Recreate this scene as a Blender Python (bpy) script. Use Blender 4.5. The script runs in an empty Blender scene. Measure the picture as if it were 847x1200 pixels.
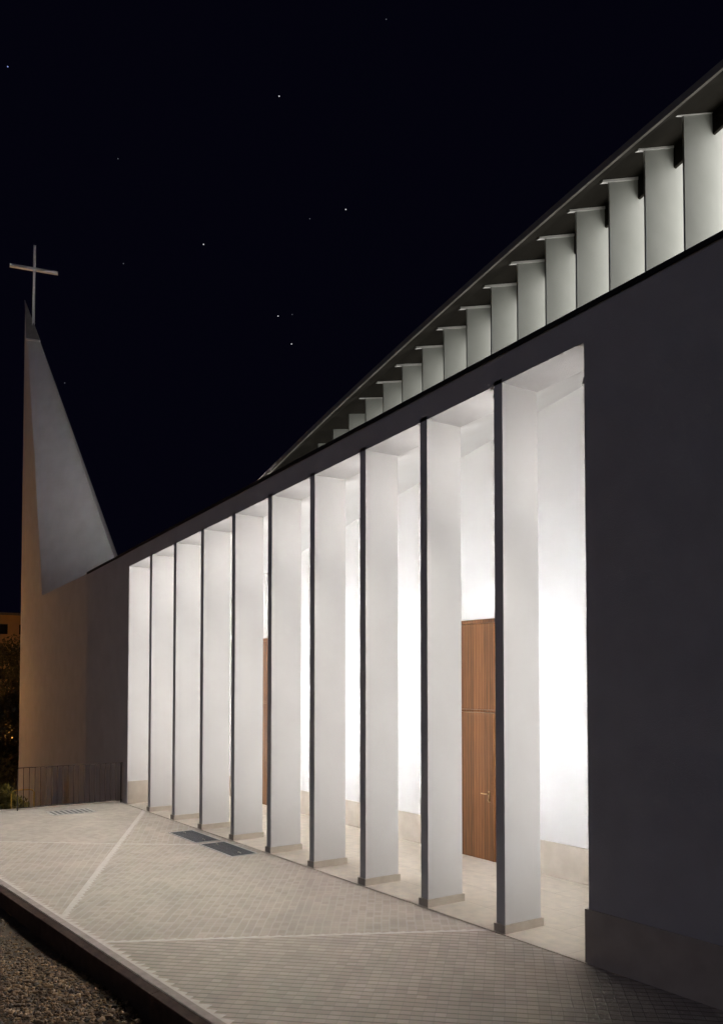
import bpy, bmesh, math, random
from mathutils import Vector, Matrix
random.seed(7)
sc = bpy.context.scene
COL = sc.collection
R = math.radians

# ------------------------------------------------------------------ helpers
class MB:
    """collects shapes into one mesh"""
    def __init__(s): s.v = []; s.f = []
    def add(s, vs, fs):
        o = len(s.v); s.v += [tuple(v) for v in vs]; s.f += [[i + o for i in f] for f in fs]
    def box(s, x0, x1, y0, y1, z0, z1):
        s.add([(x0,y0,z0),(x1,y0,z0),(x1,y1,z0),(x0,y1,z0),(x0,y0,z1),(x1,y0,z1),(x1,y1,z1),(x0,y1,z1)],
              [(0,3,2,1),(4,5,6,7),(0,1,5,4),(1,2,6,5),(2,3,7,6),(3,0,4,7)])
    def prism(s, pts, off):
        """closed polygon pts (3D) extruded by vector off"""
        n = len(pts); off = Vector(off)
        a = [Vector(p) for p in pts]; b = [p + off for p in a]
        s.add(a + b, [list(range(n))[::-1], list(range(n, 2*n))] + [(i, (i+1) % n, n+(i+1) % n, n+i) for i in range(n)])
    def hexa(s, lo, hi):
        s.add(list(lo)+list(hi), [(0,3,2,1),(4,5,6,7),(0,1,5,4),(1,2,6,5),(2,3,7,6),(3,0,4,7)])
    def tube(s, pts, r, n=8, r2=None):
        pts = [Vector(p) for p in pts]; m = len(pts); rings = []
        for i, p in enumerate(pts):
            d = (pts[min(i+1, m-1)] - pts[max(i-1, 0)]).normalized()
            ref = Vector((0,0,1)) if abs(d.z) < .9 else Vector((1,0,0))
            u = d.cross(ref).normalized(); w = d.cross(u)
            rr = r if r2 is None else r + (r2 - r) * i / (m - 1)
            rings.append([p + (u*math.cos(2*math.pi*k/n) + w*math.sin(2*math.pi*k/n))*rr for k in range(n)])
        vs = [q for ring in rings for q in ring]; fs = []
        for i in range(m-1):
            for k in range(n):
                fs.append((i*n+k, i*n+(k+1) % n, (i+1)*n+(k+1) % n, (i+1)*n+k))
        fs += [list(range(n))[::-1], [(m-1)*n+k for k in range(n)]]
        s.add(vs, fs)
    def grid(s, fn, us, vs_):
        nu, nv = len(us), len(vs_)
        s.add([fn(u, v) for v in vs_ for u in us],
              [(j*nu+i, j*nu+i+1, (j+1)*nu+i+1, (j+1)*nu+i) for j in range(nv-1) for i in range(nu-1)])
    def build(s, name, mat, parent=None, bevel=0, smooth=False, org=None):
        me = bpy.data.meshes.new(name)
        vs = s.v
        if org is not None: vs = [(x-org[0], y-org[1], z-org[2]) for x, y, z in vs]
        me.from_pydata(vs, [], s.f); me.update()
        bm = bmesh.new(); bm.from_mesh(me); bmesh.ops.recalc_face_normals(bm, faces=bm.faces)
        if bevel:
            es = [e for e in bm.edges if len(e.link_faces) == 2 and e.calc_face_angle(0) > .5]
            bmesh.ops.bevel(bm, geom=es, offset=bevel, segments=2, profile=.6, affect='EDGES')
        bm.to_mesh(me); bm.free()
        me.materials.append(mat)
        if smooth:
            for p in me.polygons: p.use_smooth = True
        o = bpy.data.objects.new(name, me); COL.objects.link(o)
        if org is not None: o.location = org
        if parent:
            o.parent = parent
            if org is None:
                o.location = tuple(-c for c in root_loc(parent))
        return o

def root_loc(o):
    l = Vector((0,0,0))
    while o: l += Vector(o.location); o = o.parent
    return l

def thing(name, label, cat, loc, group=None):
    o = bpy.data.objects.new(name, None); COL.objects.link(o); o.location = loc
    o.empty_display_size = .2
    return tag(o, label, cat, group)
def tag(o, label, cat, group=None, kind=None):
    o['label'] = label; o['category'] = cat
    if group: o['group'] = group
    if kind: o['kind'] = kind
    return o
def struct(o, label=None, kind='structure'):
    o['kind'] = kind
    if label: o['label'] = label
    return o

# ------------------------------------------------------------------ materials
def new_mat(name):
    m = bpy.data.materials.new(name); m.use_nodes = True
    nt = m.node_tree; b = nt.nodes['Principled BSDF']
    return m, nt, b
def N(nt, t, **kw):
    n = nt.nodes.new(t)
    for k, v in kw.items():
        if k in n.inputs.keys(): n.inputs[k].default_value = v
        else: setattr(n, k, v)
    return n
def ramp(nt, fac, c0, c1, p0=.3, p1=.7):
    r = nt.nodes.new('ShaderNodeValToRGB')
    r.color_ramp.elements[0].position = p0; r.color_ramp.elements[1].position = p1
    r.color_ramp.elements[0].color = (*c0, 1); r.color_ramp.elements[1].color = (*c1, 1)
    nt.links.new(fac, r.inputs['Fac']); return r
def coords(nt, scale=(1,1,1), rot=(0,0,0)):
    g = nt.nodes.new('ShaderNodeNewGeometry')
    mp = nt.nodes.new('ShaderNodeMapping'); mp.inputs['Scale'].default_value = scale; mp.inputs['Rotation'].default_value = rot
    nt.links.new(g.outputs['Position'], mp.inputs['Vector']); return mp.outputs['Vector']
def noisy(name, c0, c1, scale=4, rough=.8, bump=.0, bscale=60, detail=5, stretch=(1,1,1), spec=.3, metal=0):
    m, nt, b = new_mat(name)
    v = coords(nt, stretch)
    n = N(nt, 'ShaderNodeTexNoise', Scale=scale, Detail=detail); nt.links.new(v, n.inputs['Vector'])
    r = ramp(nt, n.outputs['Fac'], c0, c1); nt.links.new(r.outputs['Color'], b.inputs['Base Color'])
    b.inputs['Roughness'].default_value = rough; b.inputs['Specular IOR Level'].default_value = spec
    b.inputs['Metallic'].default_value = metal
    if bump:
        n2 = N(nt, 'ShaderNodeTexNoise', Scale=bscale, Detail=4); nt.links.new(v, n2.inputs['Vector'])
        bp = N(nt, 'ShaderNodeBump', Strength=bump, Distance=.02); nt.links.new(n2.outputs['Fac'], bp.inputs['Height'])
        nt.links.new(bp.outputs['Normal'], b.inputs['Normal'])
    return m
def emit(name, col, st):
    m, nt, b = new_mat(name)
    b.inputs['Base Color'].default_value = (.8,.8,.8,1)
    b.inputs['Emission Color'].default_value = (*col, 1); b.inputs['Emission Strength'].default_value = st
    return m

M = {}
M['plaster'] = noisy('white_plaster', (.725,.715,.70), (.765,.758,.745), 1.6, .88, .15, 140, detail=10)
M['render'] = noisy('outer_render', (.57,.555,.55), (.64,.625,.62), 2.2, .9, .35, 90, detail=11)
M['louvre'] = noisy('louvre_paint', (.36,.365,.34), (.41,.415,.39), 2, .6, .03, 60)
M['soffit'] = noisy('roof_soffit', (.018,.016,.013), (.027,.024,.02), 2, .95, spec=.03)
M['metal'] = noisy('dark_metal', (.02,.02,.021), (.035,.035,.036), 6, .5, metal=.3)
M['zinc'] = noisy('grey_zinc', (.10,.10,.105), (.14,.14,.145), 5, .55, metal=.4)
M['lip'] = noisy('roof_edge_metal', (.24,.22,.195), (.30,.275,.25), 5, .7, spec=.15)
M['capmetal'] = noisy('tower_cap_metal', (.2,.19,.18), (.27,.26,.25), 5, .6, metal=.2)
M['limestone'] = noisy('limestone', (.55,.485,.405), (.64,.575,.49), 5, .65, .08, 90, detail=9)
M['steel'] = noisy('brushed_steel', (.45,.42,.38), (.6,.57,.52), 40, .3, metal=1)
M['bronze'] = noisy('brass', (.55,.38,.22), (.65,.48,.3), 40, .3, metal=1)
M['galv'] = noisy('pale_steel', (.42,.41,.39), (.5,.49,.47), 20, .5, metal=.2)
M['rail'] = noisy('brown_painted_steel', (.018,.014,.011), (.026,.02,.017), 20, .6)
M['crosspaint'] = noisy('pale_cross_metal', (.74,.72,.70), (.8,.78,.76), 10, .5)
M['yellow'] = noisy('yellow_paint', (.30,.19,.03), (.40,.25,.04), 15, .5)
M['hatch'] = noisy('hatch_steel', (.02,.026,.032), (.038,.045,.054), 9, .55, .5, 250, metal=.2)
M['kerb_top'] = noisy('kerb_concrete', (.27,.235,.215), (.36,.315,.29), 9, .85, .3, 70, detail=9)
M['kerb'] = noisy('kerb_steel_edge', (.030,.018,.014), (.058,.036,.028), 9, .85, .3, 70, detail=9)
M['band'] = noisy('paving_mortar', (.50,.465,.435), (.61,.575,.54), 14, .85, .2, 90, detail=8)
M['earth'] = noisy('earth', (.05,.038,.028), (.12,.092,.07), 3.5, .95, .7, 40, detail=10)
M['trunk'] = noisy('bark', (.05,.035,.025), (.10,.07,.05), 12, .9, .5, 30)
M['flat_wall'] = noisy('ochre_wall', (.40,.27,.15), (.48,.33,.19), .6, .9)
M['window'] = noisy('dark_window', (.012,.012,.014), (.02,.02,.024), 2, .15)

def leaf_mat(name, c0, c1):
    m, nt, b = new_mat(name)
    oi = nt.nodes.new('ShaderNodeNewGeometry')
    r = ramp(nt, oi.outputs['Random Per Island'], c0, c1, 0, 1)
    nt.links.new(r.outputs['Color'], b.inputs['Base Color'])
    b.inputs['Roughness'].default_value = .6
    return m
M['leaf'] = leaf_mat('bush_leaves', (.085,.07,.010), (.21,.165,.025))
M['leaf_dark'] = leaf_mat('tree_leaves', (.035,.04,.015), (.10,.085,.035))
M['stone'] = leaf_mat('gravel_stones', (.022,.013,.007), (.23,.14,.068))

# floor slabs
m, nt, b = new_mat('floor_slabs'); v = coords(nt)
br = N(nt, 'ShaderNodeTexBrick', Scale=1.0); br.offset = .5
br.inputs['Brick Width'].default_value = 1.2; br.inputs['Row Height'].default_value = .6; br.inputs['Mortar Size'].default_value = .003
br.inputs['Color1'].default_value = (.68,.61,.515,1); br.inputs['Color2'].default_value = (.72,.65,.555,1); br.inputs['Mortar'].default_value = (.42,.35,.27,1)
nt.links.new(v, br.inputs['Vector'])
n = N(nt, 'ShaderNodeTexNoise', Scale=7, Detail=9); nt.links.new(v, n.inputs['Vector'])
r = ramp(nt, n.outputs['Fac'], (.86,.86,.86), (1.05,1.04,1.02))
mx = N(nt, 'ShaderNodeMixRGB', blend_type='MULTIPLY'); mx.inputs['Fac'].default_value = 1
nt.links.new(br.outputs['Color'], mx.inputs[1]); nt.links.new(r.outputs['Color'], mx.inputs[2])
nt.links.new(mx.outputs[0], b.inputs['Base Color']); b.inputs['Roughness'].default_value = .5
M['floor'] = m

def paver(name, ang, w, mort, rowc, rowf=.7, thin=.004):
    m, nt, b = new_mat(name); v = coords(nt, rot=(0,0,R(ang)))
    # slight wobble of the rows: laid by hand
    nw = N(nt, 'ShaderNodeTexNoise', Scale=2.2, Detail=2); nt.links.new(v, nw.inputs['Vector'])
    vm = N(nt, 'ShaderNodeVectorMath', operation='MULTIPLY_ADD')
    vm.inputs[1].default_value = (.03,.03,0); nt.links.new(nw.outputs['Color'], vm.inputs[0]); nt.links.new(v, vm.inputs[2])
    br = N(nt, 'ShaderNodeTexBrick', Scale=1.0); br.offset = 0
    br.inputs['Brick Width'].default_value = w; br.inputs['Row Height'].default_value = w
    br.inputs['Mortar Size'].default_value = thin; br.inputs['Mortar Smooth'].default_value = .3; br.inputs['Bias'].default_value = 0
    br.inputs['Color1'].default_value = (.37,.327,.282,1); br.inputs['Color2'].default_value = (.455,.406,.355,1); br.inputs['Mortar'].default_value = (*mort,1)
    nt.links.new(vm.outputs[0], br.inputs['Vector'])
    n = N(nt, 'ShaderNodeTexNoise', Scale=1.3, Detail=9); nt.links.new(v, n.inputs['Vector'])
    r = ramp(nt, n.outputs['Fac'], (.90,.89,.88), (1.06,1.04,1.02))
    mx = N(nt, 'ShaderNodeMixRGB', blend_type='MULTIPLY'); mx.inputs['Fac'].default_value = 1
    # row joints; rowc also paints in shaded and lit block edges
    sp_ = N(nt, 'ShaderNodeSeparateXYZ'); nt.links.new(vm.outputs[0], sp_.inputs[0])
    dv_ = N(nt, 'ShaderNodeMath', operation='MULTIPLY'); dv_.inputs[1].default_value = 1/w; nt.links.new(sp_.outputs['Y'], dv_.inputs[0])
    fr_ = N(nt, 'ShaderNodeMath', operation='FRACT'); nt.links.new(dv_.outputs[0], fr_.inputs[0])
    pp = N(nt, 'ShaderNodeMath', operation='PINGPONG'); pp.inputs[1].default_value = .5; nt.links.new(fr_.outputs[0], pp.inputs[0])
    lt = N(nt, 'ShaderNodeMapRange'); lt.inputs['From Min'].default_value = .05; lt.inputs['From Max'].default_value = .14; lt.inputs['To Min'].default_value = rowf; lt.inputs['To Max'].default_value = 0
    nt.links.new(pp.outputs[0], lt.inputs['Value'])
    mr = N(nt, 'ShaderNodeMixRGB'); mr.inputs[2].default_value = (*rowc, 1); nt.links.new(lt.outputs[0], mr.inputs['Fac']); nt.links.new(br.outputs['Color'], mr.inputs[1])
    nt.links.new(mr.outputs[0], mx.inputs[1]); nt.links.new(r.outputs['Color'], mx.inputs[2])
    nt.links.new(mx.outputs[0], b.inputs['Base Color']); b.inputs['Roughness'].default_value = .8
    n2 = N(nt, 'ShaderNodeTexNoise', Scale=60, Detail=4); nt.links.new(v, n2.inputs['Vector'])
    ma = N(nt, 'ShaderNodeMath', operation='MULTIPLY_ADD'); ma.inputs[1].default_value = -1.0
    nt.links.new(br.outputs['Fac'], ma.inputs[0]); 
    mb = N(nt, 'ShaderNodeMath', operation='MULTIPLY'); mb.inputs[1].default_value = .35
    nt.links.new(n2.outputs['Fac'], mb.inputs[0]); nt.links.new(mb.outputs[0], ma.inputs[2])
    bp = N(nt, 'ShaderNodeBump', Strength=.6, Distance=.012); nt.links.new(ma.outputs[0], bp.inputs['Height'])
    nt.links.new(bp.outputs['Normal'], b.inputs['Normal'])
    return m

# timber: narrow vertical boards with grain
m, nt, b = new_mat('door_timber'); v = coords(nt)
sx = N(nt, 'ShaderNodeSeparateXYZ'); nt.links.new(v, sx.inputs[0])
mm = N(nt, 'ShaderNodeMath', operation='MULTIPLY'); mm.inputs[1].default_value = 1/.062; nt.links.new(sx.outputs['X'], mm.inputs[0])
fl = N(nt, 'ShaderNodeMath', operation='FLOOR'); nt.links.new(mm.outputs[0], fl.inputs[0])
wn = N(nt, 'ShaderNodeTexWhiteNoise', noise_dimensions='1D'); nt.links.new(fl.outputs[0], wn.inputs['W'])
fr = N(nt, 'ShaderNodeMath', operation='FRACT'); nt.links.new(mm.outputs[0], fr.inputs[0])
gp = N(nt, 'ShaderNodeMath', operation='LESS_THAN'); gp.inputs[1].default_value = .09; nt.links.new(fr.outputs[0], gp.inputs[0])
v2 = coords(nt, (70,70,2.2)); n = N(nt, 'ShaderNodeTexNoise', Scale=1, Detail=7); nt.links.new(v2, n.inputs['Vector'])
ad = N(nt, 'ShaderNodeMath', operation='MULTIPLY_ADD'); ad.inputs[1].default_value = .45; nt.links.new(wn.outputs['Value'], ad.inputs[0]); nt.links.new(n.outputs['Fac'], ad.inputs[2])
r = ramp(nt, ad.outputs[0], (.045,.017,.0065), (.22,.092,.034), .3, 1.05)
mx = N(nt, 'ShaderNodeMixRGB'); nt.links.new(gp.outputs[0], mx.inputs['Fac']); nt.links.new(r.outputs['Color'], mx.inputs[1]); mx.inputs[2].default_value = (.035,.015,.006,1)
nt.links.new(mx.outputs[0], b.inputs['Base Color']); b.inputs['Roughness'].default_value = .36
M['timber'] = m

# ------------------------------------------------------------------ dimensions (metres), taken from the building
YF = 6.62            # street face of the colonnade
YB = 9.12            # inner wall of the colonnade
BAY = 1.332; X0 = -7.00; CW = .135; CD = .55
XR = -5.70           # where the solid wall starts on the right
XL = -18.97          # left end of the colonnade
XT = -22.118         # where the church wall meets the tower wall
def z_lin(x): return 6.152 + .0582*(x + 5.717)          # underside of the lintel
def z_top(x): return 6.564 + .0572*(x + 4.164)          # top of the lintel
def z_bak(x): return 6.834 + .1777*(x + 7.89)           # ceiling at the inner wall

church = thing('church', 'white modern church with a lit colonnade of tall fin columns and a stepped louvred roof', 'church', (-12, YF, 0))
# -- street wall : right solid, lintel, left solid
w = MB()
xs = [-5.70, 3.5]
w.prism([(XR,YF,-.3),(4.5,YF,-.3),(4.5,YF,z_top(4.5)),(XR,YF,z_top(XR))], (0,.5,0))
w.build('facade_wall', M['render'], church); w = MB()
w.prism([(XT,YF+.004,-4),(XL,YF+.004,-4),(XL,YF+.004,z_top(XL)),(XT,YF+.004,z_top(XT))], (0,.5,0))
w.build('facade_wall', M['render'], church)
l = MB(); l.prism([(XL,YF,z_lin(XL)),(XR,YF,z_lin(XR)),(XR,YF,z_top(XR)),(XL,YF,z_top(XL))], (0,CD,0))
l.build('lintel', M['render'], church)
c = MB(); c.hexa([(XT,YF-.02,z_top(XT)-.005),(4.5,YF-.02,z_top(4.5)-.005),(4.5,YF+.56,z_top(4.5)-.005),(XT,YF+.56,z_top(XT)-.005)],
                 [(XT,YF-.02,z_top(XT)+.045),(4.5,YF-.02,z_top(4.5)+.045),(4.5,YF+.56,z_top(4.5)+.045),(XT,YF+.56,z_top(XT)+.045)])
c.build('coping', M['metal'], church)
p = MB(); p.box(XR-.028, 4.5, YF-.03, YF-.001, -.3, .527); p.box(XR-.028, XR-.001, YF-.001, YF+.49, -.3, .527)
p.build('plinth', M['limestone'], church, bevel=.004)
# reveal of the right wall and the left end wall of the colonnade
e = MB(); e.box(XL-.4, XL, YF+.51, YB+.2, -.3, 5.6); e.build('end_wall', M['plaster'], church)
e = MB(); e.hexa([(XR+.02,YF+.51,-.3),(XR+.4,YF+.51,-.3),(XR+.4,YB+.2,-.3),(XR+.02,YB+.2,-.3)],[(XR+.02,YF+.51,6.2),(XR+.4,YF+.51,6.2),(XR+.4,YB+.2,7.3),(XR+.02,YB+.2,7.3)])
e.build('end_wall', M['plaster'], church)
e = MB(); e.box(XL+.001, XL+.02, YF+.02, YB-.03, 0, .50); e.build('end_skirting', M['limestone'], church)
# left jamb of the opening, white inside
e = MB(); e.box(XL-.1, XL+.003, YF+.012, YF+.506, .0, z_lin(XL)-.003); e.build('jamb', M['plaster'], church)

# -- columns
lamps = []
col_mesh = None
for k in range(9):
    x = X0 - BAY*k
    b_ = MB()
    zt = z_lin(x) - .002
    b_.hexa([(x,YF,.095),(x+CW,YF,.095),(x+CW,YF+CD,.095),(x,YF+CD,.095)],
            [(x,YF,z_lin(x)+.05),(x+CW,YF,z_lin(x+CW)+.05),(x+CW,YF+CD,z_lin(x+CW)+.05),(x,YF+CD,z_lin(x)+.05)])
    co = b_.build('column', M['plaster'], church, org=None)
    t = MB(); t.box(x-.022, x+CW+.022, YF-.022, YF+CD+.022, 0, .094)
    t.build('base_trim', M['limestone'], co, bevel=.003)
    f = MB(); f.box(x-.022, x-.001, YF+CD-.14, YF+CD-.03, .30, zt-.25)
    fx = f.build('light_fitting', M['galv'], co)
    lamps.append((x, zt))

# -- inner wall, skirting, ceiling
w = MB(); w.prism([(XL-.3,YB,-.2),(XR+.2,YB,-.2),(XR+.2,YB,z_bak(XR+.2)+.15),(XL-.3,YB,z_bak(XL-.3)+.15)], (0,.3,0))
w.build('inner_wall', M['plaster'], church)
doors = [(-9.66, .76), (-16.50, .80)]
s = MB(); prev = XL+.022
for cx_, hw in sorted(doors):
    s.box(prev, cx_-hw-.06, YB-.022, YB-.001, 0, .485); prev = cx_+hw+.06
s.box(prev, XR+.018, YB-.022, YB-.001, 0, .485)
s.build('skirting', M['limestone'], church, bevel=.003)
ce = MB()
def ceil(u, v):
    y = (YF+CD) + (YB - YF - CD)*v
    return (u, y, z_lin(u)*(1-v) + z_bak(u)*v)
us = [XL-.3 + i*(XR+.3-XL+.3)/24 for i in range(25)]
ce.grid(ceil, us, [i/8 for i in range(9)] + [1.06])
co = ce.build('ceiling', M['plaster'], church, smooth=True)
# -- doors
for cx_, hw in doors:
    fr_ = MB(); y0 = YB-.05
    for a, b2 in ((cx_-hw-.055, cx_-hw), (cx_+hw, cx_+hw+.055)): fr_.box(a, b2, y0, YB-.001, 0, 3.72)
    fr_.box(cx_-hw-.055, cx_+hw+.055, y0, YB-.001, 3.665, 3.725); fr_.box(cx_-hw+.001, cx_+hw-.001, y0+.004, YB-.001, 2.275, 2.315)
    d = fr_.build('door', M['timber'], church, bevel=.003)
    tp = MB(); tp.box(cx_-hw+.003, cx_+hw-.003, YB-.03, YB-.002, 2.318, 3.662); tp.build('transom_panel', M['timber'], d)
    for sg in (-1, 1):
        lf = MB()
        a, b2 = (cx_-hw+.004, cx_-.002-.0) if sg < 0 else (cx_+.006, cx_+hw-.004)
        lf.box(a, b2, YB-.036, YB-.002, .008, 2.27)
        if sg < 0: lf.box(cx_-.045, cx_+.02, YB-.046, YB-.0361, .008, 2.268)
        lo = lf.build('door_leaf', M['timber'], d, bevel=.002)
        if sg < 0:
            pass
    hx = cx_-.09
    h = MB(); h.box(hx-.017, hx+.017, YB-.047, YB-.036, .90, 1.07)
    h.tube([(hx,YB-.045,1.03),(hx,YB-.095,1.03),(hx-.03,YB-.105,1.03),(hx-.115,YB-.105,1.03)], .009)
    h.tube([(hx,YB-.047,.93),(hx,YB-.058,.93)], .018, 12)
    h.build('handle', M['bronze'], d, smooth=False)

# -- lower roof between the parapet and the raised roof
YU = 10.6
lr = MB()
us = [XT + i*(4.5-XT)/30 for i in range(31)]
def zlow(u): return max(z_top(u)-.25, min(z_bak(u), 8.6)+.32)
lr.grid(lambda u, v: (u, YF+.5 + v*(YB-YF-.5), (z_top(u)-.12)*(1-v) + zlow(u)*v), us, [0,.5,1])
lr.grid(lambda u, v: (u, YB + v*(14.0-YB), zlow(u)), us, [0,1])
lo = lr.build('lower_roof', M['zinc'], church)

# -- raised roof: twisted soffit, fascia, louvres
def zf(x): return 12.589 + .23965*x + .000276*x*x
def zs(x): return max(.16, .44 + .0285*(x + 7.29)) if x < -4 else .53
def ze(x): return 11.8026 + .13579*x - .0037439*x*x if x < -5 else 11.03 + .17*(x+5)
YE = 10.0; YS = 10.45; YFA = 11.3
def soff(x, y):
    if y < YS:
        t = (y-YE)/(YS-YE); return (ze(x)-.10)*(1-t) + zf(x)*t
    return zf(x) + zs(x)*(y-YS)
XA, XB = -22.0, 3.0
us = [XA + i*(XB-XA)/50 for i in range(51)]
ys = [YE, 10.2, YS, 10.9, YFA, 11.9, 12.6, 13.4]
rf = MB(); nu = len(us)
rf.grid(lambda u, v: (u, v, soff(u, v)), us, ys)
rf.grid(lambda u, v: (u, v, ze(u) + zs(u)*(v-YE)*1.0 + .0), us, ys)
rf.grid(lambda u, v: (u, 13.4, soff(u,13.4)*(1-v) + v*(ze(u)+zs(u)*(13.4-YE))), us, [0,1])
rf.grid(lambda v, u: (XA, u, soff(XA,u)*(1-v) + v*(ze(XA)+zs(XA)*(u-YE))), [0,1], ys)
rf.grid(lambda v, u: (XB, u, soff(XB,u)*(1-v) + v*(ze(XB)+zs(XB)*(u-YE))), [0,1], ys)
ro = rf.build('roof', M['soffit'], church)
lp = MB()
for i in range(50):
    a, b2 = us[i], us[i+1]
    lp.hexa([(a,YE-.03,ze(a)-.10),(b2,YE-.03,ze(b2)-.10),(b2,YE+.012,ze(b2)-.10),(a,YE+.012,ze(a)-.10)],
            [(a,YE-.03,ze(a)+.012),(b2,YE-.03,ze(b2)+.012),(b2,YE+.012,ze(b2)+.012),(a,YE+.012,ze(a)+.012)])
lp.build('roof_edge', M['lip'], ro)
fa = MB()
for i in range(50):
    a, b2 = us[i], us[i+1]
    fa.hexa([(a,YFA,soff(a,YFA)-.37),(b2,YFA,soff(b2,YFA)-.37),(b2,YFA+.05,soff(b2,YFA)-.37),(a,YFA+.05,soff(a,YFA)-.37)],
            [(a,YFA,soff(a,YFA)+.02),(b2,YFA,soff(b2,YFA)+.02),(b2,YFA+.05,soff(b2,YFA)+.03),(a,YFA+.05,soff(a,YFA)+.03)])
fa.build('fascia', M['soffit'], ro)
YL1 = 11.78
for k in range(-13, 21):
    x = -7.255 - .666*k
    if x < -20.5: continue
    zr = zlow(x) - .05
    if soff(x, YU) < zr + .12: continue
    lv = MB(); T = .03
    def pt(y, d): return (x, y, soff(x, y) + d)
    lv.prism([(x,YU,zr),(x,YL1,zr),(x,YL1,soff(x,YL1)-.012),(x,YFA+.06,soff(x,YFA+.06)-.012),(x,YFA-.004,soff(x,YFA)-.012),(x,YU,soff(x,YU)-.012)], (-T,0,0))
    lo = lv.build('louvre', M['louvre'], church)
    cp = MB()
    a, b2 = YU-.17, YFA-.006
    sl = lambda q, y: zf(q) + zs(q)*(y-YS)
    cp.hexa([(x-T-.02,a,sl(x,a)-.050),(x+.012,a,sl(x,a)-.050),(x+.012,b2,sl(x,b2)-.06),(x-T-.02,b2,sl(x,b2)-.06)],
            [(x-T-.02,a,sl(x,a)-.012),(x+.012,a,sl(x,a)-.012),(x+.012,b2,sl(x,b2)-.012),(x-T-.02,b2,sl(x,b2)-.012)])
    cp.build('louvre_cap', M['crosspaint'], lo)  # pale paint on the cap imitates a lit edge
# lit clerestory glass behind the louvres
M['glow'] = emit('lit_clerestory', (1.0,.985,.94), 3.7)
gl = MB()
us2 = [-20.5 + i*(XB+20.5)/50 for i in range(51)]
gl.grid(lambda u, v: (u, YL1+.03, zlow(u)*(1-v) + v*(soff(u,YL1+.03)-.03)), us2, [0,1])
gl.build('clerestory_window', M['glow'], church)
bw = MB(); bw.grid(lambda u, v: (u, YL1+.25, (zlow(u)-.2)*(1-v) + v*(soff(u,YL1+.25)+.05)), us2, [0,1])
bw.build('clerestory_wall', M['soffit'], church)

# ------------------------------------------------------------------ bell tower
A = Vector((-32.54,7.354,16.80)); Bp = Vector((-28.385,7.063,5.523)); Cp = Vector((-25.40,8.695,5.706))
L0 = Vector((-32.60,7.359,-4)); T0 = Vector((XT,6.625,-4)); T1 = Vector((XT,6.625,5.55))
D0 = Vector((-31.4,11.2,-4)); D1 = Vector((-31.4,11.2,5.7))
tower = thing('bell_tower', 'pale triangular church tower tapering to a sharp tip with a cross', 'tower', (-30, 8, 0))
t = MB()
L1 = Vector((-32.56,7.356,15.5))
C0 = Vector((Cp.x,Cp.y,-4)); E1 = Vector((XT,7.1,5.55)); E0 = Vector((XT,7.1,-4))
vs = [L0, T0, T1, Bp, A, Cp, D0, D1, E1, E0, C0]
t.add(vs, [(0,1,2,3,4), (3,5,4), (5,7,4), (0,4,7,6), (2,8,5,3), (1,9,8,2), (9,10,5,8), (10,6,7,5)])
t.build('tower_wall', M['render'], tower)
nrm = (Bp-A).cross(Cp-A).normalized()
if nrm.y > 0: nrm = -nrm
p1 = Vector((-31.286,7.608,14.929)); p2 = Vector((-31.957,7.301,15.158))
cp = MB(); cp.prism([A+nrm*.004, p2+nrm*.004, p1+nrm*.004], nrm*.03); cp.build('cap', M['capmetal'], tower)
fl_ = MB(); dv = Vector((0,0,-.06)); cp2 = [p2+nrm*.005, p1+nrm*.005, p1+dv+nrm*.005, p2+dv+nrm*.005]
fl_.prism(cp2, nrm*.06); fl_.build('flashing', M['crosspaint'], tower)
cx0 = Vector((-31.851,7.488,15.60)); ctop = Vector((-31.851,7.50,18.60)); cmid = Vector((-31.851,7.489,17.72))
bd = Vector((.2098,.9777,0)).normalized(); pn = Vector((.9777,-.2098,0))
cr = MB(); q = .044
cr.hexa([cx0+bd*a*q+pn*b2*q for a, b2 in ((-1,1),(-1,-1),(1,-1),(1,1))], [ctop+bd*a*q+pn*b2*q for a, b2 in ((-1,1),(-1,-1),(1,-1),(1,1))])
cro = cr.build('cross', M['crosspaint'], tower)
cb = MB(); zq = Vector((0,0,.05))
cb.hexa([cmid-bd*.82+pn*.056-zq, cmid-bd*.82-pn*.056-zq, cmid-bd*.82-pn*.056+zq, cmid-bd*.82+pn*.056+zq],
        [cmid+bd*.82+pn*.056-zq, cmid+bd*.82-pn*.056-zq, cmid+bd*.82-pn*.056+zq, cmid+bd*.82+pn*.056+zq])
cb.build('crossbar', M['crosspaint'], cro)

# ------------------------------------------------------------------ pavement
def ky(x): return 2.670 + .062*(x + 12.6)          # inner line of the kerb
XW = -19.36
I12 = (-14.33, 4.87)
def sheet(name, pts, mat, z=0, lab=None):
    g = MB(); g.add([(x, y, z) for x, y in pts], [list(range(len(pts)))])
    return struct(g.build(name, mat), lab)
P1 = paver('pavers_right', -46.0, .095, (.33,.303,.27), (.19,.17,.145), .85, .003)
P2 = paver('pavers_middle', 36.5, .095, (.34,.315,.285), (.52,.48,.44), .5, .004)
P3 = paver('pavers_left', 25.3, .10, (.37,.34,.31), (.52,.48,.44), .5, .004)
P4 = paver('pavers_far', -50.7, .10, (.42,.39,.36), (.48,.455,.43), .5, .004)
kl = (-16.42, ky(-16.42)); k1 = (-10.24, ky(-10.24)); k3 = (-9.06, ky(-9.06)); f1 = (-17.81, 6.6); f2 = (-13.03, 6.6); f3 = (-7.06, 6.6)
sheet('pavement', [k3, (6, ky(6)), (6, 6.6), f3], P1)
sheet('pavement', [I12, k1, k3, f3, f2], P2)
sheet('pavement', [kl, k1, I12], P3)
sheet('pavement', [(XW, ky(XW)), kl, I12, f1, (XW, 6.6)], P4)
sheet('pavement', [I12, f2, f1], P3)
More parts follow.
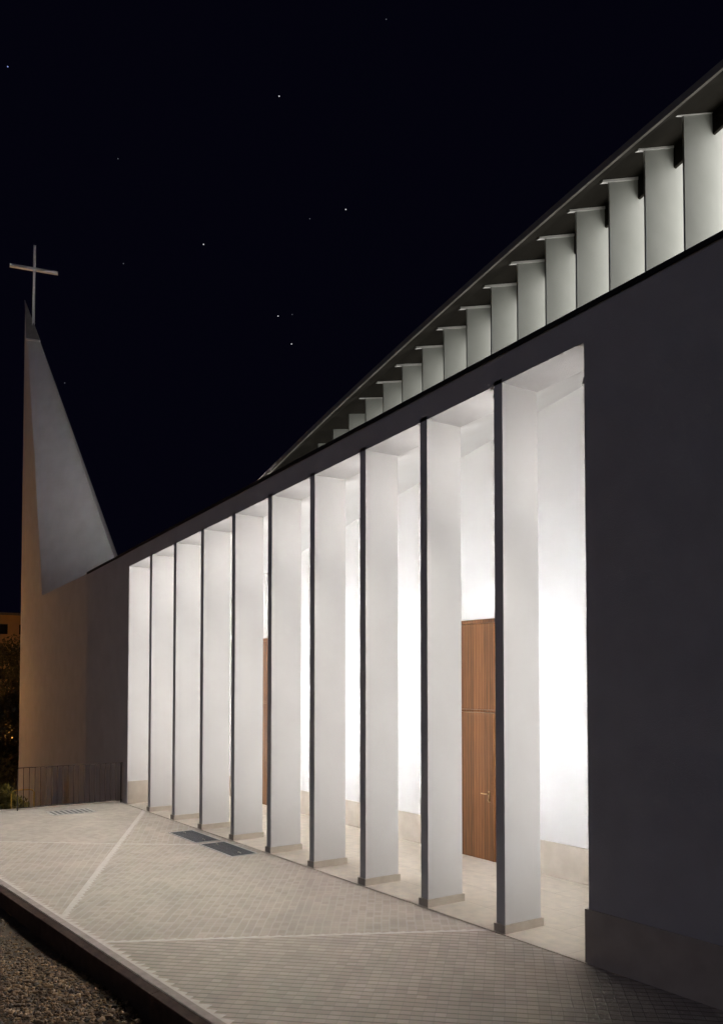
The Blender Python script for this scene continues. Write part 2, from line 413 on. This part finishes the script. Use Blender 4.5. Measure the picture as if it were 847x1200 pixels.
struct(sheet('arcade_floor', [(XL-.05, 6.6), (6, 6.6), (6, YB+.1), (XL-.05, YB+.1)], M['floor'], .004))
def band(a, b, wd, teeth=.05, step=.13, side=1):
    """pale mortar strip with the ragged edge of cut blocks"""
    a = Vector((*a, 0)); b = Vector((*b, 0)); d = (b-a); Ln = d.length; d.normalize(); n = Vector((-d.y, d.x, 0))*side
    pts = [a - n*wd*.5, b - n*wd*.5]; up = []
    s_ = 0
    while s_ < Ln:
        st = step*random.uniform(.75,1.25)
        up.append(a + d*min(s_, Ln) + n*wd*.4); up.append(a + d*min(s_+st*.72, Ln) + n*(wd*.5 + teeth*random.uniform(.4,1.0)))
        s_ += st
    pts += [b + n*wd*.4] + up[::-1]
    g = MB(); g.add([(p_.x, p_.y, .0042) for p_ in pts], [list(range(len(pts)))])
    return g
bands = [band(f1, k1, .07, .05), band(kl, I12, .035, .02), band(I12, f2, .035, .02), band(k3, f3, .05, .035),]
for g in bands: struct(g.build('paving_joint', M['band']))
kb = band((XW, ky(XW)+.0), (5.5, ky(5.5)+.0), .03, .085, .13); struct(kb.build('paving_joint', M['band']))
fb = MB(); fb.box(XL, XR, 6.572, 6.597, -.05, .008); struct(fb.build('paving_joint', M['limestone']))
# kerb : blocks with real thickness
kbm = MB(); x = XW
while x < 6:
    x2 = x + 2.0
    kbm.hexa([(x+.002,ky(x)-.10,-.5),(x2-.002,ky(x2)-.10,-.5),(x2-.002,ky(x2)-.016,-.5),(x+.002,ky(x)-.016,-.5)],
             [(x+.002,ky(x)-.10,.012),(x2-.002,ky(x2)-.10,.012),(x2-.002,ky(x2)-.016,.012),(x+.002,ky(x)-.016,.012)])
    x = x2
struct(kbm.build('kerb', M['kerb_top'], bevel=.006))
kbm = MB(); x = XW
while x < 6:
    x2 = x + 3.0
    kbm.hexa([(x+.002,ky(x)-.20,-.5),(x2-.002,ky(x2)-.20,-.5),(x2-.002,ky(x2)-.104,-.5),(x+.002,ky(x)-.104,-.5)],
             [(x+.002,ky(x)-.20,-.012),(x2-.002,ky(x2)-.20,-.012),(x2-.002,ky(x2)-.104,.004),(x+.002,ky(x)-.104,.004)])
    x = x2
struct(kbm.build('kerb', M['kerb'], bevel=.006))
# edge of the raised pavement at the railing
em = MB(); em.box(XW-.12, XW+.001, ky(XW)-.2, YF, -3.5, .02); struct(em.build('retaining_edge', M['limestone'], bevel=.006))

# ------------------------------------------------------------------ ground sheet and gravel
def hz(x, y):
    z = -.22
    if x < -19.4 or y > 12:
        d = max(0, -19.4 - x); d2 = max(0, y-12) if x > -19.4 else 0
        dd = max(d, d2)
        t_ = min(1, dd/1.2); z = -.6 - 1.0*t_ - min(4.2, dd*.11)
        if dd > 60: z += min(26, (dd-60)*.12)
    return z
gx = [-1500,-700,-400,-250,-180,-140,-110,-90,-75,-60,-50,-40,-34,-28,-24,-22,-20.6,-19.9,-19.45] + [-19.0+i*.5 for i in range(50)] + [10,30,80,200,600,1500]
gy = [-1500,-500,-200,-80,-30,-12,-6,-3,-1,0,1,1.8,2.2,2.6,3,4,6,8,10,12,13,16,20,28,40,60,90,140,220,400,800,1500]
g = MB(); g.grid(lambda u, v: (u, v, hz(u, v) + (0 if abs(u) > 300 else .02*math.sin(u*1.7)*math.sin(v*2.1)) - (.3 if (-19.3 < u < 6 and 2.7 < v < 12) else 0)), gx, gy)
struct(g.build('ground', M['earth'], smooth=True))
import numpy as np
bm = bmesh.new(); bmesh.ops.create_icosphere(bm, subdivisions=1, radius=1)
iv = np.array([v.co[:] for v in bm.verts]); ifc = np.array([[v.index for v in f.verts] for f in bm.faces]); bm.free()
rng = np.random.default_rng(3)
V = []; F = []; o = 0; npeb = 26000
for i in range(npeb):
    x = rng.uniform(-14.5, -4.5); yk = ky(x) - .21
    y = yk - abs(rng.normal(0, 1)) * 1.0 - rng.uniform(0, .3)
    dens = rng.random()
    near = min(1, max(0, (x + 10.6)/1.6))
    s_ = (.005 + .011*rng.random()**2) * (1 + 1.1*near*rng.random()) + (.014 if rng.random() < .02 else 0)
    if rng.random() > .35 + .65*near: continue
    sh = iv * (1 + rng.uniform(-.3,.3,(len(iv),1))) * np.array([s_*rng.uniform(.8,1.5), s_*rng.uniform(.7,1.2), s_*rng.uniform(.45,.9)])
    a = rng.uniform(0, 6.28); ca, sa = math.cos(a), math.sin(a)
    sh = np.stack([sh[:,0]*ca - sh[:,1]*sa, sh[:,0]*sa + sh[:,1]*ca, sh[:,2]], 1) + np.array([x, y, hz(x,y) + .02*math.sin(x*1.7)*math.sin(y*2.1) + s_*.25])
    V.append(sh); F.append(ifc + o); o += len(iv)
me = bpy.data.meshes.new('gravel'); me.from_pydata(np.concatenate(V).tolist(), [], np.concatenate(F).tolist()); me.materials.append(M['stone'])
go = bpy.data.objects.new('gravel', me); COL.objects.link(go); struct(go, 'loose brown gravel and pebbles below the pavement kerb', 'stuff'); go['category'] = 'gravel'

# ------------------------------------------------------------------ hatches and grate
def quad_thing(name, label, cat, pts, z, mat, group=None):
    g = MB(); g.prism([(x, y, z-.03) for x, y in pts], (0,0,.034))
    cx_ = sum(p[0] for p in pts)/4; cy_ = sum(p[1] for p in pts)/4
    return cx_, cy_
def hatch(pts, label):
    cx_ = sum(p[0] for p in pts)/4; cy_ = sum(p[1] for p in pts)/4
    h = thing('floor_hatch', label, 'hatch', (cx_, cy_, 0), 'dark steel hatches in the paving')
    fr_ = MB()
    outer = [(cx_+(x-cx_)*1.035, cy_+(y-cy_)*1.10) for x, y in pts]; inner = [(cx_+(x-cx_)*.997, cy_+(y-cy_)*.99) for x, y in pts]
    for i in range(4):
        j = (i+1) % 4
        fr_.prism([(*outer[i],-.02),(*outer[j],-.02),(*inner[j],-.02),(*inner[i],-.02)], (0,0,.0275))
    fr_.build('frame', M['galv'], h)
    pl_ = MB(); pl_.prism([(cx_+(x-cx_)*.99, cy_+(y-cy_)*.975,-.02) for x, y in pts], (0,0,.026)); pl_.build('cover_plate', M['hatch'], h)
    for sx_ in (-.42, .42):
        hm = MB(); hx_ = cx_+sx_*1.0; hm.tube([(hx_-.05,cy_,.008),(hx_-.04,cy_,.016),(hx_+.04,cy_,.016),(hx_+.05,cy_,.008)], .006, 6)
        hm.build('handle', M['steel'], h)
hatch([(-14.868,5.99),(-13.69,5.99),(-13.69,6.42),(-14.868,6.42)], 'dark flush steel hatch in the paving, the farther one on the left')
hatch([(-13.50,5.99),(-12.30,5.99),(-12.30,6.42),(-13.50,6.42)], 'dark flush steel hatch in the paving, the nearer one on the right')
gt = thing('drain_grate', 'pale slotted drain grate set in the far paving before the railing', 'drain grate', (-18.4, 5.2, 0))
gf = MB()
gx0, gx1, gy0, gy1 = -18.75, -18.12, 4.78, 5.68
for a in ((gx0,gx1,gy0,gy0+.05),(gx0,gx1,gy1-.05,gy1),(gx0,gx0+.05,gy0+.05,gy1-.05),(gx1-.05,gx1,gy0+.05,gy1-.05)): gf.box(*a, -.02, .008)
gf.build('frame', M['galv'], gt)
for i in range(7):
    y = gy0+.11 + i*.108; bb = MB(); bb.box(gx0+.051, gx1-.051, y, y+.045, -.02, .006); bb.build('grate_bar', M['galv'], gt)
gp_ = MB(); gp_.box(gx0+.05, gx1-.05, gy0+.05, gy1-.05, -.03, .0042); gp_.build('pit', M['zinc'], gt)

# ------------------------------------------------------------------ railing
XQ = -19.23
rl = thing('railing', 'thin brown steel railing with upright bars along the pavement end', 'railing', (XQ, 5.5, 0))
r1 = MB(); r1.box(XQ-.022, XQ+.022, 4.30, YF-.02, .90, .915); r1.build('top_rail', M['rail'], rl)
r1 = MB(); r1.box(XQ-.015, XQ+.015, 4.31, YF-.02, .05, .065); r1.build('bottom_rail', M['rail'], rl)
nb = 20
for i in range(nb):
    y = 4.33 + i*(YF-.05-4.33)/(nb-1)
    bb = MB(); hh = .007
    if i in (0, nb-1): bb.box(XQ-.018, XQ+.018, y-.008, y+.008, .0, .899); bb.build('post', M['rail'], rl)
    else: bb.box(XQ-.006, XQ+.006, y-.006, y+.006, .066, .899); bb.build('bar', M['rail'], rl)
# yellow hoop beyond the railing
hp = MB(); hx = -20.6
hp.tube([(hx,4.50,-1.7),(hx,4.50,.20),(hx,4.53,.255),(hx,4.60,.275),(hx,4.90,.275),(hx,4.97,.255),(hx,5.0,.20),(hx,5.0,-1.7)], .014, 10)
tag(hp.build('barrier_hoop', M['yellow'], smooth=True, org=(hx,4.75,-1.7)), 'yellow tubular hoop barrier standing in the bushes behind the railing', 'barrier')

# ------------------------------------------------------------------ vegetation
def leaves(mb, cen, rad, n, size, squash=(1,1,1)):
    for i in range(n):
        d = Vector((random.gauss(0,1), random.gauss(0,1), random.gauss(0,1))).normalized() * (random.random()**.45)
        p_ = Vector(cen) + Vector((d.x*rad*squash[0], d.y*rad*squash[1], d.z*rad*squash[2]))
        u = Vector((random.gauss(0,1), random.gauss(0,1), random.gauss(0,1))).normalized(); w_ = u.cross(Vector((random.random(),.3,.7))).normalized()
        s1 = size*random.uniform(.6,1.4); s2 = s1*.45
        mb.add([p_-u*s1, p_+w_*s2, p_+u*s1, p_-w_*s2], [(0,1,2,3)])
def bush(x, y, z, h, rad, label, n=900, size=.06):
    t_ = thing('bush', label, 'bush', (x, y, z), 'bushes beyond the railing')
    lf = MB()
    for i in range(9):
        a = random.uniform(0,6.28); q_ = rad*random.uniform(.1,.75)
        leaves(lf, (x+q_*math.cos(a), y+q_*math.sin(a), z+h*random.uniform(.3,.85)), rad*random.uniform(.35,.6), n//9, size)
    lf.build('foliage', M['leaf'], t_)
    st = MB()
    for i in range(4):
        a = random.uniform(0,6.28); st.tube([(x,y,z-.1),(x+rad*.2*math.cos(a),y+rad*.2*math.sin(a),z+h*.4),(x+rad*.45*math.cos(a),y+rad*.45*math.sin(a),z+h*.75)], .025, 6, .008)
    st.build('stem', M['trunk'], t_)
bush(-21.4, 4.72, -1.85, 2.15, .62, 'low dark bush against the tower wall, right behind the yellow hoop', 3000)
bush(-23.6, 4.0, -2.0, 4.0, .95, 'tall yellow-green bush at the left edge beside the tower', 4200)
bush(-22.0, 4.0, -1.95, 2.5, .75, 'small leafy bush left of the yellow hoop at the frame edge', 3000)
bush(-27.5, 5.6, -2.3, 3.2, .9, 'rounded shrub farther down the slope along the tower wall', 1500)
def tree(x, y, h, rad, label, n=2600):
    z = hz(x, y) - .1
    t_ = thing('tree', label, 'tree', (x, y, z), 'trees on the slope')
    tr = MB(); tr.tube([(x,y,z),(x+.1,y,z+h*.25),(x+.05,y+.15,z+h*.55),(x,y,z+h*.85)], .22, 9, .06)
    for i in range(6):
        a = i*1.05+random.random(); zz = z+h*random.uniform(.3,.55)
        tr.tube([(x,y,zz),(x+rad*.4*math.cos(a),y+rad*.4*math.sin(a),zz+h*.14),(x+rad*.75*math.cos(a),y+rad*.75*math.sin(a),zz+h*.22)], .09, 6, .02)
    tr.build('trunk', M['trunk'], t_)
    lf = MB()
    for i in range(16):
        a = random.uniform(0,6.28); q_ = rad*random.uniform(.05,.75)
        leaves(lf, (x+q_*math.cos(a), y+q_*math.sin(a), z+h*random.uniform(.35,.9)), rad*random.uniform(.28,.45), n//16, .16, (1,1,.75))
    lf.build('crown', M['leaf_dark'], t_)
tree(-44, 8.9, 6.0, 2.0, 'nearest dark round-crowned tree at the left edge of the picture')
tree(-58, 12.0, 8.5, 2.6, 'dark tree behind the street lamp at the left edge')
tree(-75, 16.2, 10.5, 3.2, 'tall dark tree half-way up the slope below the far building')
tree(-92, 19.0, 12.5, 3.8, 'far dark tree touching the left picture edge under the building')
tree(-97, 22.0, 12.0, 3.8, 'far dark tree close to the tower edge under the building')
tree(-70, 12.5, 9.0, 3.0, 'dark tree on the slope just outside the left picture edge')

# ------------------------------------------------------------------ far building
BX = -128
bl = thing('apartment_building', 'distant ochre apartment block with dark square windows above the trees', 'building', (BX, 26, 0))
b_ = MB(); b_.box(BX-12, BX, 12, 42, -8, 12.2); b_.build('wall', M['flat_wall'], bl)
b_ = MB(); b_.box(BX-12.3, BX+.35, 11.7, 42.3, 12.2, 12.55); b_.build('roof', M['zinc'], bl)
for row in (9.4, 6.2, 3.0):
    for i in range(11):
        y = 13.0 + i*2.6
        wv = MB(); wv.box(BX+.002, BX+.05, y, y+1.25, row, row+1.6)
        wo = wv.build('window', M['flat_wall'], bl)
        pv = MB(); pv.box(BX+.052, BX+.07, y+.1, y+1.15, row+.1, row+1.5); pv.build('pane', M['window'], wo)

# ------------------------------------------------------------------ street lamps (sodium)
M['sodium'] = emit('sodium_lamp', (1.0,.62,.25), 60)
def street_lamp(x, y, hgt, label, power, blend_r=.08):
    z = hz(x, y) - .1
    s_ = thing('street_lamp', label, 'street lamp', (x, y, z), 'street lamps left of the church')
    pm = MB(); pm.tube([(x,y,z),(x,y,z+hgt)], .06, 10, .04); pm.build('pole', M['rail'], s_)
    hm = MB(); hm.tube([(x,y,z+hgt),(x,y,z+hgt+.05),(x,y,z+hgt+.28)], .05, 12, .16); hm.tube([(x,y,z+hgt+.28),(x,y,z+hgt+.34)], .19, 14, .05)
    hm.build('lamp_head', M['metal'], s_)
    gm = MB(); gm.tube([(x,y,z+hgt-.16),(x,y,z+hgt-.08),(x,y,z+hgt-.002)], .11, 12, .07); gm.build('lamp_glass', M['sodium'], s_)
    ld = bpy.data.lights.new('sodium_light', 'POINT'); ld.energy = power; ld.color = (1.0,.47,.12); ld.shadow_soft_size = .15
    lo_ = bpy.data.objects.new('sodium_light', ld); COL.objects.link(lo_); lo_.location = (x, y+.0, z+hgt-.36)
street_lamp(-60, 13.3, 3.6, 'small glowing orange street lamp among the far trees beside the tower', 1600)
street_lamp(-37, 0.5, 6.0, 'street lamp on the road left of the church, just out of the picture', 900)
street_lamp(-104, 14, 9.0, 'far street lamp in front of the ochre apartment block', 2800)
street_lamp(-66, 8.5, 8.0, 'unseen fill lamp on a tall pole, added to brighten the slope trees', 12000)  # lamp added out of view to bring light onto the trees

# ------------------------------------------------------------------ stars
M['star'] = emit('star_light', (.95,.95,1.0), .8)
M['star_faint'] = emit('star_faint_light', (.8,.85,1.0), .10)
M['star_blue'] = emit('star_blue_light', (.35,.45,1.0), .9)
stars = [((-.810,.165,.562),'star_blue','bluish star at the far upper left of the sky'),
 ((-.718,.396,.573),'star','bright white star highest in the middle of the sky'),
 ((-.814,.269,.515),'star_faint','faint star in the upper left sky above the cross'),
 ((-.727,.480,.491),'star','white star nearest to the louvred roof in the right part of the sky'),
 ((-.751,.451,.483),'star_faint','very faint star just left of the star nearest the roof'),
 ((-.814,.360,.456),'star','bright star halfway between the cross and the louvred roof'),
 ((-.854,.289,.432),'star_faint','faint star right of the cross at crossbar height'),
 ((-.804,.443,.397),'star','left star of the close pair above the colonnade'),
 ((-.796,.456,.399),'star_faint','fainter right star of the close pair above the colonnade'),
 ((-.806,.461,.371),'star','white star lowest in the sky, under the close pair'),
 ((-.916,.248,.317),'star_faint','faint star right beside the tower slope'),
 ((-.631,.462,.623),'star_faint','faint star near the top edge of the sky')]
for d, mk, lab in stars:
    bm = bmesh.new(); bmesh.ops.create_icosphere(bm, subdivisions=2, radius=1.45 if mk == 'star' else 1.3)
    me = bpy.data.meshes.new('star'); bm.to_mesh(me); bm.free(); me.materials.append(M[mk])
    o_ = bpy.data.objects.new('star', me); COL.objects.link(o_); o_.location = Vector(d).normalized()*2500 + Vector((0,0,2.75))
    tag(o_, lab, 'star', 'stars in the night sky')

# ------------------------------------------------------------------ light
def area(name, loc, direction, sx_, sy_, power, col, spread=180):
    ld = bpy.data.lights.new(name, 'AREA'); ld.shape = 'RECTANGLE'; ld.size = sx_; ld.size_y = sy_; ld.energy = power; ld.color = col; ld.spread = R(spread)
    o_ = bpy.data.objects.new(name, ld); COL.objects.link(o_); o_.location = loc
    o_.rotation_euler = Vector(direction).to_track_quat('-Z', 'Y').to_euler()
    return o_
LW = (1.0,.965,.94); LP = 38; LB = 24; SP = 345; AW = (.955,.975,1.0); SW = (1.0,.935,.86)
# strip lights along the rear of every column's left side (and of the wall's end)
fq = MB(); fq.box(XR-.022, XR-.001, YF+.36, YF+.47, .55, z_lin(XR)-.25); fq.build('light_fitting', M['galv'], church)
for x, zt in lamps + [(XR, z_lin(XR)-.3)]:
    z0, z1 = .32, zt-.27
    za, zb = .7, zt-1.25
    area('wall_strip_light', (x-.013, YF+CD-.026, (za+zb)/2), (0,1,0), .02, zb-za, LP, AW)
    area('side_strip_light', (x-.026, YF+CD-.085, (z0+z1)/2), (-1,0,0), .09, z1-z0, LB, LW)
    area('ceiling_fill_light', (x-.035, YF+CD-.20, zt-1.0), (-.42,0,.9), .10, .10, 7.0, LW)  # upward fill added to brighten the lintel underside
def spot(name, loc, target, power, col, ang, blend, rad):
    ld = bpy.data.lights.new(name, 'SPOT'); ld.energy = power; ld.color = col; ld.spot_size = R(ang); ld.spot_blend = blend; ld.shadow_soft_size = rad
    o_ = bpy.data.objects.new(name, ld); COL.objects.link(o_); o_.location = loc
    o_.rotation_euler = (Vector(target)-Vector(loc)).to_track_quat('-Z','Y').to_euler()
# fill spots added on the columns' hidden side to brighten the paving in front
for x, zt in lamps + [(XR, z_lin(XR)-.3)]:
    lx, ly, lz = x-.05, YF+.10, zt-.12
    fq = MB(); fq.tube([(x-.001,ly,lz+.05),(lx,ly,lz+.05)], .02, 8); fq.tube([(lx,ly,lz+.09),(lx,ly-.02,lz+.015)], .038, 12)
    fq.build('fill_spot_body', M['galv'], church)
    spot('paving_fill_spot', (lx, ly-.03, lz-.02), (x-.5, 3.1, 0), SP, SW, 98, .9, .04)
# unseen fill lamp added on the lower roof to brighten the tower
fx = Vector((-16.0, 8.4, 5.95))
fm = MB(); fm.box(fx.x-.12, fx.x+.06, fx.y-.16, fx.y+.16, fx.z-.1, fx.z+.14)
fm.box(fx.x-.05, fx.x+.0, fx.y-.02, fx.y+.02, zlow(fx.x)-.5, fx.z-.1)
fm.build('fill_flood_body', M['metal'], church)
spot('tower_fill_light', (fx.x-.14, fx.y, fx.z+.02), (-30.5, 7.8, 14.8), 3700, (1.0,.93,.93), 72, 1.0, .15)

# very weak bluish fill, added to lift the dark facade
ld = bpy.data.lights.new('blue_fill', 'SUN'); ld.energy = .125; ld.angle = R(6); ld.color = (.72,.76,1.0)
mo = bpy.data.objects.new('blue_fill', ld); COL.objects.link(mo)
mo.rotation_euler = Vector((-.25,.80,-.55)).to_track_quat('-Z','Y').to_euler()

w = bpy.data.worlds.new('World'); sc.world = w; w.use_nodes = True
bg = w.node_tree.nodes['Background']; bg.inputs['Color'].default_value = (.0011,.0010,.0036,1); bg.inputs['Strength'].default_value = 1

# ------------------------------------------------------------------ camera
f, cx, hy, kv = 1000., 423.5, 799., 28700.
pit = math.atan(f/kv); cy = hy - f*math.tan(pit); yaw = math.atan((cx+264)/f)
ah = Vector((-math.cos(yaw), math.sin(yaw), 0)); r_ = Vector((math.sin(yaw), math.cos(yaw), 0)); up = Vector((0,0,1))
a_ = ah*math.cos(pit) + up*math.sin(pit); u_ = -ah*math.sin(pit) + up*math.cos(pit)
cam = bpy.data.cameras.new('camera'); co = bpy.data.objects.new('camera', cam); COL.objects.link(co)
mt = Matrix((r_, u_, -a_)).transposed().to_4x4(); mt.translation = (0,0,2.75); co.matrix_world = mt
cam.sensor_fit = 'AUTO'; cam.sensor_width = 36; cam.lens = 36*f/1200; cam.shift_y = (cy-600)/1200; cam.clip_end = 20000; cam.clip_start = .05
sc.camera = co
sc.view_settings.view_transform = 'Standard'; sc.view_settings.look = 'None'; sc.view_settings.exposure = 0; sc.view_settings.gamma = 1
sc.cycles.use_denoising = True; sc.cycles.max_bounces = 10; sc.cycles.diffuse_bounces = 8
sc.cycles.sample_clamp_indirect = 6
